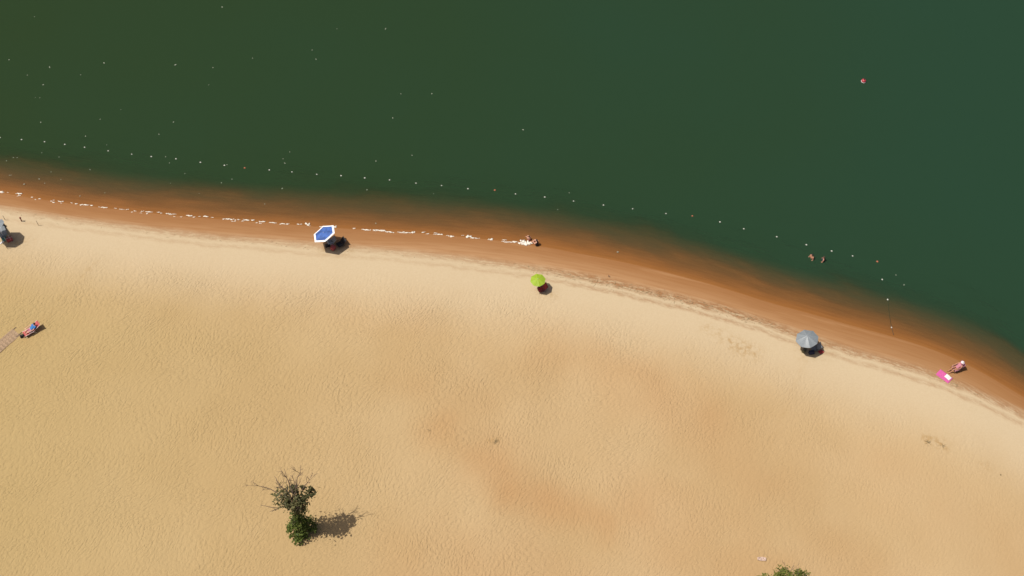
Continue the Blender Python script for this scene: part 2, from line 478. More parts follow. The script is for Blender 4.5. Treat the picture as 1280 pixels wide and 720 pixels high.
# turbid water: share of light scattered back before it reaches the bed (Beer-Lambert in the real depth)
opa = t.math('SUBTRACT', 1.0, t.math('POWER', 2.718, t.math('MULTIPLY', t.math('POWER', dd, 1.1), -5.4)), True)
drift = t.noise(pos, 0.03, 3, 0.5)
gx = t.ramp(xyz.outputs[0], -50, 50, 0, 1, False)
green = t.mix(t.math('ADD', gx, t.math('MULTIPLY', t.math('SUBTRACT', drift, 0.5), 0.8), True), (0.0180, 0.0362, 0.0112, 1), (0.0160, 0.0420, 0.0222, 1))
silt = t.mix(t.ramp(depth, 0.02, 0.45), (0.092, 0.066, 0.028, 1), green)
dif = t.n('ShaderNodeBsdfDiffuse'); t.l(silt, dif.inputs[0])
tr = t.n('ShaderNodeBsdfTransparent'); tr.inputs[0].default_value = (0.94, 0.89, 0.79, 1)
m1 = t.n('ShaderNodeMixShader'); t.l(opa, m1.inputs[0]); t.l(tr.outputs[0], m1.inputs[1]); t.l(dif.outputs[0], m1.inputs[2])
gl = t.n('ShaderNodeBsdfGlossy', Roughness=0.12)
wv = t.math('ADD', t.noise(t.mapping(pos, rot=(0, 0, 0.3), scale=(1, 2.2, 1)), 0.9, 4, 0.6), t.math('MULTIPLY', t.noise(pos, 5, 2, 0.5), 0.2))
bp = t.n('ShaderNodeBump', Strength=0.25, Distance=0.06); t.l(wv, bp.inputs['Height']); t.l(bp.outputs[0], gl.inputs['Normal'])
fr = t.n('ShaderNodeFresnel', IOR=1.33); t.l(bp.outputs[0], fr.inputs['Normal'])
fz = t.math('MULTIPLY', fr.outputs[0], t.ramp(sd, -0.1, 0.6))
m2 = t.n('ShaderNodeMixShader'); t.l(fz, m2.inputs[0]); t.l(m1.outputs[0], m2.inputs[1]); t.l(gl.outputs[0], m2.inputs[2])
t.l(m2.outputs[0], t.out.inputs[0])
me.materials.append(t.m)
tag(link_mesh('water', me), kind='structure')

# ------------------------------------------------------------------ foam along the swash (uncountable froth)
bm = bmesh.new()
def froth(px, py, wpx, hpx=None):
    a, b = ground(px - wpx / 2, py), ground(px + wpx / 2, py + wpx * 0.06)
    hw = (hpx or U(1.2, 2.3)) / 22.0
    n = max(2, int(wpx / 1.1))
    for i in range(n):
        f = (i + 0.5) / n
        c = a.lerp(b, f) + Vector((U(-.06, .06), U(-.5, .5) * hw, 0))
        c.z = max(0.0, gz(c.x, c.y)) + 0.008
        s = U(.55, 1.1) * (1 - 0.75 * abs(f - .5))
        ellipsoid(bm, c, (U(.09, .17) * s * 1.3, hw * s * U(.6, 1.0), 0.010 * s + 0.006), Matrix.Rotation(U(-.4, .4), 3, 'Z'), 1, 0.22)
k = 320 / 1152
for x, y, w in [(5, 397, 18), (85, 403, 30), (275, 438, 26), (240, 434, 10), (380, 453, 36), (345, 449, 14), (413, 457, 9), (465, 464, 40), (520, 470, 10), (550, 473, 20), (670, 485, 34),
                (640, 482, 12), (713, 487, 9), (770, 494, 42), (852, 502, 28), (925, 506, 20), (900, 505, 10), (1030, 517, 46), (1075, 520, 14), (1110, 521, 28), (1140, 523, 12)]:
    froth(x * k, 130 + y * k, w * k)
for x, y, w, h in [(30, 529, 20, 0), (75, 533, 34, 0), (130, 538, 38, 0), (190, 542, 10, 0), (232, 541, 24, 4.5), (357, 552, 12, 3), (497, 565, 46, 0), (555, 567, 52, 0), (600, 575, 40, 0),
                   (670, 577, 60, 0), (706, 578, 16, 3.5), (825, 586, 34, 0), (878, 594, 28, 0), (955, 597, 24, 4), (985, 602, 40, 0), (1055, 609, 24, 0), (1130, 619, 44, 0)]:
    froth(320 + x * k, 130 + y * k, w * k, h or None)
for x, y, w, h in [(8, 440, 24, 2.5), (65, 443, 44, 7), (40, 446, 26, 4), (52, 438, 22, 6), (78, 447, 24, 6)]:
    froth(640 + x * k, 180 + y * k, w * k, h)
for i in range(70):
    x = U(0, 660); y = np.interp(x, [p[0] for p in WATER_PX], [p[1] for p in WATER_PX]) + U(-2.2, 1.2)
    froth(x, float(y), U(1.2, 3.0), U(.7, 1.5))
tag(build('foam', bm, M['foam']), 'broken line of white froth along the edge of the water', 'foam', kind='stuff')

# ------------------------------------------------------------------ drifting foam flecks
def make_fleck():
    b = bmesh.new()
    for i in range(3):
        ellipsoid(b, (U(-.08, .08), U(-.05, .05), 0.01), (U(.07, .12), U(.05, .09), .03), None, 1, .15)
    me = bpy.data.meshes.new('foam_fleck'); b.to_mesh(me); b.free(); me.materials.append(M['fleck']); return me
fleck_meshes = [make_fleck() for _ in range(5)]
open_px = [(266, 84.5), (261, 106), (101, 93.5), (51, 153), (315.5, 72.5), (421, 36), (482, 36), (390, 62.5), (395, 74), (501, 117), (540, 117), (491, 147.5),
           (198.7, 168), (54, 106), (11, 75), (34, 94), (62, 84), (130, 79), (219.5, 81), (44, 122), (50, 122), (151, 137), (125, 149), (217, 152.5), (107, 170.5), (278, 9), (43, 21), (654, 162)]
near_px = [(17, 197), (21.5, 197), (52, 191), (8, 201), (74, 196), (133.5, 181), (112.5, 212), (64, 215), (207, 196), (212, 203.5), (231, 217), (213, 229), (277, 228.5), (290, 224),
           (284, 206), (249, 241.5), (12, 219), (14, 254 - 35), (56, 229), (76, 224), (49, 223.5), (100, 245), (30, 230), (131, 241), (362.5, 190), (354, 198.5), (356, 204), (352.5, 235.5), (331, 255),
           (459, 237), (542, 242), (711.5, 241), (470, 279), (772, 315), (470, 201), (515, 194), (1130, 356), (1120, 344), (697, 262)]
for lst, lab, grp, s0 in ((open_px, 'small white foam fleck drifting far out on the open green water', 'foam flecks on the open green water', .8),
                          (near_px, 'small white foam fleck drifting close to shore around the float line', 'foam flecks drifting near the shore', .75)):
    for i, (x, y) in enumerate(lst):
        c = at_z(x, y, 0.005)
        o = link_mesh('foam_fleck', fleck_meshes[i % 5], None, c, (0, 0, U(0, 6)))
        s = s0 * U(.35, .85); o.scale = (s * 1.2, s, s)
        tag(o, lab, 'foam', grp)

# ------------------------------------------------------------------ float line
F = [(0, 172, 0), (27, 174.5, 0), (55.8, 177.2, 0), (81.1, 180.6, 0), (105.8, 184.2, 0), (135.3, 188.6, 0), (164.7, 192.8, 0), (189.2, 195.8, 0), (220, 198.6, 0), (250.6, 203, 0), (280.6, 206.7, 0),
     (306, 210, 1), (336.7, 212.5, 0), (365, 215, 0), (396, 218, 0), (426.4, 219.7, 0), (456, 222.5, 0), (487, 225, 0), (520, 229, 0), (552, 232, 0), (585, 236, 0), (618.6, 237.8, 1),
     (644.4, 242.5, 0), (681, 246.4, 0), (717, 251.4, 0), (754.4, 256.4, 0), (790.8, 261, 0), (832.5, 267, 0), (865.5, 270, 2), (900, 277.5, 0), (929.7, 286, 0), (971, 296, 0),
     (1008, 306, 0), (1039.6, 313.8, 0), (1065.8, 320, 0), (1096.7, 327, 1), (1102.8, 349.4, 0), (1109.6, 374.5, 0), (1114.4, 409.5, 0)]
ORD = ['first', 'second', 'third', 'fourth', 'fifth', 'sixth', 'seventh', 'eighth', 'ninth', 'tenth', 'eleventh', 'twelfth']
def float_mesh(mats, r):
    b = bmesh.new()
    prof = [(-.115, .03), (-.11, .045), (-.085, .075), (-.04, .098), (0, .102), (.04, .098), (.085, .075), (.11, .045), (.115, .03)]
    s = 12; rings = []
    for x, q in prof:
        rings.append([b.verts.new((x * r, q * r * cos(2 * pi * i / s), q * r * sin(2 * pi * i / s))) for i in range(s)])
    for A, B in zip(rings, rings[1:]):
        for i in range(s):
            f = b.faces.new((A[i], A[(i + 1) % s], B[(i + 1) % s], B[i])); f.smooth = True
    b.faces.new(rings[0][::-1]); b.faces.new(rings[-1])
    me = bpy.data.meshes.new('float'); b.to_mesh(me); b.free(); me.materials.append(mats); return me
fm_w, fm_o = float_mesh(M['float_white'], .60), float_mesh(M['float_orange'], .85)
fpos = []
for x, y, t_ in F:
    p_ = at_z(x, y, 0.0); p_.z = max(0.0, gz(p_.x, p_.y) + 0.07) if gz(p_.x, p_.y) > -0.07 else 0.0
    fpos.append(p_)
oranges = [i for i, f in enumerate(F) if f[2]]
onames = {oranges[0]: 'the orange float on the left', oranges[1]: 'the orange float above the lime parasol', oranges[2]: 'the pale orange float right of centre', oranges[3]: 'the orange float at the bend of the line'}
for i, ((x, y, t_), p_) in enumerate(zip(F, fpos)):
    q = fpos[min(i + 1, len(F) - 1)] - fpos[max(i - 1, 0)]
    o = link_mesh('float', fm_o if t_ else fm_w, None, p_, (0, 0, math.atan2(q.y, q.x) + U(-.2, .2)))
    s = U(.85, 1.1); o.scale = (s, s, s)
    if t_:
        lab = {oranges[0]: 'orange float on the float line, farthest left of the orange ones', oranges[1]: 'orange float on the float line straight above the lime parasol',
               oranges[2]: 'pale orange float with a white side on the line right of centre', oranges[3]: 'small orange float where the float line bends towards the beach'}[i]
    elif i == len(F) - 1: lab = 'white float at the beach end of the float line, lying at the waterline'
    elif i == len(F) - 2: lab = 'white float in brown shallows, next to last before the beach end'
    elif i == len(F) - 3: lab = 'white float just shoreward of the orange float at the bend'
    elif i == 0: lab = 'white float at the left edge of the photo, first on the line'
    elif i < oranges[0]: lab = ORD[oranges[0] - i - 1] + ' white float to the left of ' + onames[oranges[0]]
    else:
        pr = max(j for j in oranges if j < i)
        lab = ORD[i - pr - 1] + ' white float to the right of ' + onames[pr]
    tag(o, lab, 'float', 'floats strung along the swimming line')
bm = bmesh.new()
pts = []
for a, b in zip(fpos, fpos[1:]):
    n = 6
    for j in range(n):
        f = j / n
        c = a.lerp(b, f); c.z -= 0.10 * sin(pi * f) - 0.0
        if gz(c.x, c.y) > c.z: c.z = gz(c.x, c.y) + 0.015
        pts.append(c)
pts.append(fpos[-1])
e = ground(1117, 419); e.z += .02; pts.append(e)
tube(bm, pts, 0.022, 6)
tag(build('rope', bm, M['rope']), 'dark rope threading the floats and running up onto the wet sand', 'rope')

# big red marker buoy, far right
root = empty('marker_buoy', at_z(1079.3, 102, 0))
tag(root, 'lone red ball buoy with a pale patch far out on the green water', 'buoy')
bm = bmesh.new(); ellipsoid(bm, (0, 0, .12), (.23, .23, .22), None, 3); build('ball', bm, M['buoy_red'], root)
bm = bmesh.new(); tube(bm, [(0, 0, .32), (0, 0, .47)], [.06, .045], 10); tube(bm, [(-.06, 0, .50), (-.03, 0, .55), (.03, 0, .55), (.06, 0, .50), (.03, 0, .46), (-.03, 0, .46), (-.06, 0, .50)], .014, 6); build('neck_ring', bm, M['dark_metal'], root)
bm = bmesh.new()
for k_ in range(24):
    pass
tube(bm, [(.228 * cos(a), .228 * sin(a), .07) for a in [2 * pi * i / 24 for i in range(25)]], .022, 6, cap=False); build('band', bm, M['white_paint'], root)

# ------------------------------------------------------------------ parasols
def parasol(name, label, base, top_h, Rr, n, phase, tilt_vec, rise, mats, border=0.0, sag=0.05, valance=0.0, pole_mat='metal', cat='parasol', pole_split=0.75):
    """base: ground point; the pole bends at pole_split*top_h so the canopy leans along tilt_vec (dx, dy per unit height)"""
    root = empty(name, base)
    tag(root, label, cat)
    n_ = Vector((tilt_vec[0], tilt_vec[1], 1)).normalized()
    joint = Vector((0, 0, top_h * pole_split))
    up = n_ * (top_h * (1 - pole_split) + rise)
    apex = joint + up
    rimc = apex - n_ * rise
    ux = Vector((1, 0, 0)); ux = (ux - n_ * ux.dot(n_)).normalized(); uy = n_.cross(ux)
    bm = bmesh.new(); tube(bm, [(0, 0, -.35), (0, 0, .02), joint], .022, 10); tube(bm, [joint - n_ * .02, apex - n_ * .01], .019, 10); build('pole', bm, M[pole_mat], root)
    bm = bmesh.new(); capsule(bm, joint - Vector((0, 0, .05)), joint + n_ * .05, .032, .032, 10); build('tilt_joint', bm, M['white_paint'], root, smooth=True)
    bm = bmesh.new(); tube(bm, [apex - n_ * .03, apex + n_ * .03, apex + n_ * .08], [.03, .028, .008], 10); build('finial', bm, M[pole_mat], root)
    def pt(ang, f):
        # ang in rib units, f from apex 0 to rim 1
        th = phase + 2 * pi * ang / n
        sub = ang - math.floor(ang)
        edge = cos(pi / n) / cos((sub - .5) * 2 * pi / n)
        rr = Rr * f * edge
        zz = rise * (1 - f ** 1.35) - sag * 4 * sub * (1 - sub) * f * (1.0 - .45 * f)
        return rimc + n_ * zz + (ux * cos(th) + uy * sin(th)) * rr
    bm = bmesh.new()
    fr = [0, .12, .3, .5, .68, .84]
    fr += [1 - border, 1.0] if border else [1.0]
    fr = sorted(set(fr)); sub = 4
    rings = []
    for f in fr:
        if f == 0: rings.append([bm.verts.new(apex)])
        else: rings.append([bm.verts.new(pt(i / sub, f)) for i in range(n * sub)])
    if valance:
        rings.append([bm.verts.new(pt(i / sub, 1.0) - n_ * valance * (.8 + .2 * sin(i * 1.3))) for i in range(n * sub)])
    N = n * sub
    for ri, (A, B) in enumerate(zip(rings, rings[1:])):
        mi = 1 if (border and fr[min(ri, len(fr) - 2)] >= 1 - border - 1e-6) else 0
        for i in range(N):
            j = (i + 1) % N
            f = bm.faces.new((A[0], B[i], B[j])) if len(A) == 1 else bm.faces.new((A[i], B[i], B[j], A[j]))
            f.material_index = mi
    o = build('canopy', bm, [M[m] for m in mats], root)
    s = o.modifiers.new('thickness', 'SOLIDIFY'); s.thickness = 0.006; s.offset = -1
    for i in range(n):
        bm = bmesh.new()
        tube(bm, [pt(i, f) - n_ * .018 for f in (.03, .3, .6, .85, .985)], .006, 5)
        build('rib', bm, M['dark_metal'], root)
    for i in range(n):
        bm = bmesh.new()
        tube(bm, [apex - n_ * (rise * .55 + .18), pt(i, .5) - n_ * .022], .005, 5)
        build('strut', bm, M['dark_metal'], root)
    return root

def under(px, py, z):
    """ground point straight below the point seen at (px, py) at height z above the local ground"""
    p = at_z(px, py, z)
    for _ in range(3):
        g = gz(p.x, p.y); p = at_z(px, py, z + g)
    p.z = gz(p.x, p.y)
    return p

# blue hexagon with a white border: leans up-left
tv = (-.42, .236)
Hb = 2.0
c_ = under(405.2, 291.8, Hb)
split = .72
off = Vector((tv[0], tv[1], 0)) * (Hb * (1 - split) * .88)
b_ = c_ - off; b_.z = gz(b_.x, b_.y)
parasol('beach_parasol', 'hexagonal blue parasol with a white border beside the foam line', b_, Hb, 1.17, 6, radians(-19) + 0.01, tv, .16, ['canopy_blue', 'canopy_white'], border=.17, sag=.015, pole_split=split)
# lime
b_ = under(672.6, 350.2, 1.5)
parasol('beach_parasol', 'small lime green round parasol at the edge of the dry sand', b_, 1.5, .70, 8, .2, (-.03, .02), .22, ['canopy_lime'], sag=.035)
# grey on the right
b_ = under(1010.0, 424.0, 1.75)
parasol('beach_parasol', 'silver grey faceted parasol on the right over dark bags', b_, 1.75, 1.0, 8, .12, (-.16, .12), .42, ['canopy_grey'], sag=.06, valance=.06)
# grey, cut by the left edge: leaning low towards the upper left
c_ = under(-6.0, 283.0, 2.25)
tv = (-.50, .22)
b_ = c_ - Vector((tv[0], tv[1], 0)) * (2.25 * .34 * .88); b_.z = gz(b_.x, b_.y)
lp = parasol('beach_parasol', 'big grey tilted shelter parasol with a side flap, cut off by the left edge', b_, 2.25, .95, 8, .3, tv, .26, ['canopy_grey'], sag=.04, pole_split=.66)
A_, B_, C_, D_ = (under(9.5, 293, 1.15), under(2.0, 299, 1.2), under(3.5, 277.5, .1), under(-14, 276, .1))
A_.z += 1.15; B_.z += 1.2; C_.z += .03; D_.z += .03
bm = bmesh.new(); V = []
for i in range(9):
    V.append([bm.verts.new(C_.lerp(A_, i / 8).lerp(D_.lerp(B_, i / 8), j / 8) - Vector((0, 0, .10 * sin(pi * i / 8) * (1 + .3 * sin(j * 1.7)))) + Vector((0, 0, .02 * sin(j * 2.6))) - b_) for j in range(9)])
for P_, Q_ in zip(V, V[1:]):
    for j in range(8): bm.faces.new((P_[j], Q_[j], Q_[j + 1], P_[j + 1]))
o = build('side_flap', bm, M['canopy_grey'], lp, smooth=True); m_ = o.modifiers.new('t', 'SOLIDIFY'); m_.thickness = .006
for P_ in (A_, B_):
    bm = bmesh.new(); q_ = P_ - b_; tube(bm, [Vector((q_.x, q_.y, -.2)), q_ + Vector((0, 0, .03))], .014, 7); build('flap_pole', bm, M['metal'], lp)

# ------------------------------------------------------------------ beach chairs, bags and other kit
def beach_chair(label, loc, rz, fab, metal='metal', seat_z=.22, back=radians(52), back_len=.62, name='beach_chair', cat='chair', foot=0.0):
    root = empty(name, loc, rz); tag(root, label, cat)
    w = .27
    bx, bz = -.22 - back_len * cos(back), seat_z + .02 + back_len * sin(back)
    def panel(nm, P, m):
        bm = bmesh.new(); nseg = 6; V = []
        for i, (x, z) in enumerate(P):
            V.append([bm.verts.new((x, -w + 2 * w * j / nseg, z - .035 * (1 - (2 * j / nseg - 1) ** 2))) for j in range(nseg + 1)])
        for A, B in zip(V, V[1:]):
            for j in range(nseg): bm.faces.new((A[j], A[j + 1], B[j + 1], B[j]))
        o = build(nm, bm, m, root, smooth=True); s = o.modifiers.new('t', 'SOLIDIFY'); s.thickness = .012; s.offset = 0
    front = .26 + foot
    panel('seat', [(front, seat_z + .06), (.1, seat_z + .01), (-.1, seat_z - .01), (-.22, seat_z + .02)], M[fab])
    panel('backrest', [(-.235, seat_z + .035), (-.22 - .35 * back_len * cos(back), seat_z + .02 + .35 * back_len * sin(back)),
                       (-.22 - .7 * back_len * cos(back), seat_z + .02 + .7 * back_len * sin(back)), (bx, bz)], M[fab])
    for s_ in (-1, 1):
        y = s_ * (w + .015)
        bm = bmesh.new(); tube(bm, [(front, y, seat_z + .06), (.1, y, seat_z + .02), (-.22, y, seat_z + .02), (bx, y, bz), (bx - .01, y * .9, bz + .03)], .013, 7); build('side_frame', bm, M[metal], root)
        bm = bmesh.new(); tube(bm, [(.20 + foot, y, seat_z + .045), (.27 + foot, y, .012), (.20 + foot, y, .012)], .012, 7); build('leg', bm, M[metal], root)
        bm = bmesh.new(); tube(bm, [(-.06, y, seat_z + .02), (-.38, y, .012), (-.31, y, .012)], .012, 7); build('leg', bm, M[metal], root)
        bm = bmesh.new(); tube(bm, [(.18, y, seat_z + .05), (.17, y, seat_z + .22), (-.30, y, seat_z + .26)], .011, 7); box(bm, (-.04, y, seat_z + .255), (.34, .045, .02), bevel=.006); build('armrest', bm, M[metal], root)
    return root

def bag(name, label, cat, loc, rz, size, body, strap):
    root = empty(name, loc, rz); tag(root, label, cat)
    bm = bmesh.new(); box(bm, (0, 0, size[2] / 2), size, bevel=min(size) * .22)
    for v in bm.verts:
        f = v.co.z / size[2]
        v.co.x *= 1 - .18 * f; v.co.y *= 1 - .3 * f
        v.co += Vector((U(-.012, .012), U(-.012, .012), U(-.008, .008)))
    build('body', bm, M[body], root, smooth=True)
    for s_ in (-1, 1):
        bm = bmesh.new()
        tube(bm, [(size[0] * .42 * cos(a), s_ * size[1] * .3, size[2] * .86 + size[2] * .42 * sin(a)) for a in [pi * i / 8 for i in range(9)]], .012, 6)
        build('handle', bm, M[strap], root)
    return root

def cooler(label, loc, rz, size, body, lid):
    root = empty('cooler_box', loc, rz); tag(root, label, 'cooler')
    bm = bmesh.new(); box(bm, (0, 0, size[2] * .42), (size[0], size[1], size[2] * .84), bevel=.025); build('body', bm, M[body], root)
    bm = bmesh.new(); box(bm, (0, 0, size[2] * .92), (size[0] * 1.04, size[1] * 1.05, size[2] * .15), bevel=.02); build('lid', bm, M[lid], root)
    bm = bmesh.new(); tube(bm, [(-size[0] * .53, 0, size[2] * .7), (-size[0] * .53, 0, size[2] * 1.12), (size[0] * .53, 0, size[2] * 1.12), (size[0] * .53, 0, size[2] * .7)], .014, 7); build('handle', bm, M['white_paint'], root)
    return root

def towel(name, label, cat, loc, rz, L, W, mat, amp=.025, fold=0.0):
    root_z = loc.z
    bm = bmesh.new(); nx, ny = 16, 10; V = []
    for i in range(nx + 1):
        row = []
        for j in range(ny + 1):
            x, y = (i / nx - .5) * L, (j / ny - .5) * W
            edge = 1 + .03 * mnoise.noise(Vector((x * 3, y * 3, loc.x)))
            z = .02 + amp * (1 + mnoise.noise(Vector((x * 5 + loc.x, y * 5, .3)))) + fold * max(0, 1 - abs(x / L * 2)) * .5
            row.append(bm.verts.new((x * edge, y * edge, z)))
        V.append(row)
    for i in range(nx):
        for j in range(ny): bm.faces.new((V[i][j], V[i + 1][j], V[i + 1][j + 1], V[i][j + 1]))
    o = build(name, bm, M[mat], None, loc, (0, 0, rz), True)
    s = o.modifiers.new('t', 'SOLIDIFY'); s.thickness = .012; s.offset = 0
    return tag(o, label, cat)

G = ground
# under the blue parasol
beach_chair('dark grey beach chair just below the blue parasol', G(412.5, 304.5), radians(200), 'grey_cloth', 'metal')
beach_chair('dark brown beach chair in the shade right of the blue parasol', G(425, 307), radians(215), 'black_cloth', 'dark_metal')
bag('beach_bag', 'black bag at the lower left of the shade under the blue parasol', 'bag', G(409.5, 308.0), .3, (.45, .28, .32), 'black_cloth', 'dark_metal')
bag('beach_bag', 'coral red rounded bag in the blue parasol\'s shade', 'bag', G(416.6, 311.0), 1.1, (.50, .46, .40), 'coral_cloth', 'red_cloth')
# under the lime parasol
beach_chair('dark red beach chair in the shade of the lime parasol', G(676.0, 363.3), radians(200), 'red_cloth', 'dark_metal')
# under the grey parasol on the right
beach_chair('pale grey beach chair at the upper right under the silver parasol', G(1016.8, 437.2), radians(190), 'grey_cloth', 'dark_metal')
bag('beach_bag', 'black bag in the middle of the silver parasol\'s shade', 'bag', G(1014, 441.5), .2, (.55, .35, .36), 'navy_cloth', 'dark_metal')
bag('beach_bag', 'olive bag at the left of the silver parasol\'s shade', 'bag', G(1005, 439), .9, (.5, .32, .34), 'olive_cloth', 'dark_metal')
towel('beach_cloth', 'small bright red cloth at the right rim of the silver parasol\'s shade', 'cloth', G(1026.2, 440.2), .5, .42, .34, 'red_cloth', .05)
# left edge
cooler('coral red cooler box in the shade of the left grey parasol', G(12.5, 300.5), .5, (.52, .36, .38), 'coral_cloth', 'coral_cloth')
bag('beach_bag', 'teal bag below the left grey parasol at the photo edge', 'bag', G(6.2, 299.6), .2, (.5, .36, .34), 'teal_cloth', 'teal_cloth')
bag('beach_bag', 'black bag behind the upper rim of the left grey parasol', 'bag', G(5.2, 283), .6, (.32, .24, .28), 'black_cloth', 'dark_metal')
towel('beach_cloth', 'white cloth beside the teal bag at the left edge', 'cloth', G(3.0, 303.0), .8, .5, .14, 'white_cloth', .04)

# thin stakes and the red post near the left parasol
def stake(name, label, px, py, h, mat, r, grp=None, lean=(0, 0)):
    g = G(px, py)
    bm = bmesh.new(); tube(bm, [(0, 0, -.25), (0, 0, 0), (lean[0] * h, lean[1] * h, h * .96), (lean[0] * h * 1.02, lean[1] * h * 1.02, h)], [r, r, r * .9, r * .35], 8)
    if name == 'post':
        tube(bm, [(lean[0] * h * .9 - r * 1.3, 0, h * .86), (lean[0] * h * .9 + r * 1.3, 0, h * .86)], r * 1.15, 8)
    return tag(build(name, bm, M[mat], None, g), label, 'stake' if name == 'stake' else 'post')
stake('stake', 'thin brown stake standing above the left grey parasol', 6.5, 275.0, .75, 'stake_wood', .02)
stake('stake', 'thin brown stake standing right of the short red post', 48.3, 281.8, .80, 'stake_wood', .02)
stake('stake', 'thin brown stake standing below the left grey parasol', 9.3, 311.0, .75, 'stake_wood', .02)
stake('post', 'short dark red post with a long shadow near the left parasol', 27.0, 276.5, .62, 'red_paint', .055, lean=(.05, .05))

# walkway of weathered boards at the left edge
root = empty('wooden_walkway', G(4, 430))
tag(root, 'weathered plank walkway half covered by sand at the left edge', 'walkway')
a, b = G(-40, 468), G(24, 412)
d = b - a; L = d.length; dirv = d.normalized(); side = dirv.cross(Vector((0, 0, 1))).normalized(); rotm = Matrix(((dirv.x, side.x, 0), (dirv.y, side.y, 0), (0, 0, 1)))
n = int(L / .34)
for i in range(n):
    c = a + dirv * (i + .5) * .34
    zz = gz(c.x, c.y)
    bm = bmesh.new(); box(bm, (0, 0, 0), (.325, 1.05 + U(-.03, .03), .05), None, bevel=.006)
    lc = Vector((c.x, c.y, zz + .035 - .045 * max(0, (i - n * .55) / (n * .45)))) - root.location
    o = build('plank', bm, M['wood'], root, lc, (U(-.012, .012), U(-.012, .012), math.atan2(dirv.y, dirv.x) + U(-.015, .015)))
for s_ in (-1, 1):
    bm = bmesh.new()
    box(bm, (0, 0, 0), (L, .09, .10), None, bevel=.01)
    c = (a + b) / 2 + side * s_ * .40; build('bearer', bm, M['stake_wood'], root, Vector((c.x, c.y, gz(c.x, c.y) - .045)) - root.location, (0, 0, math.atan2(dirv.y, dirv.x)))

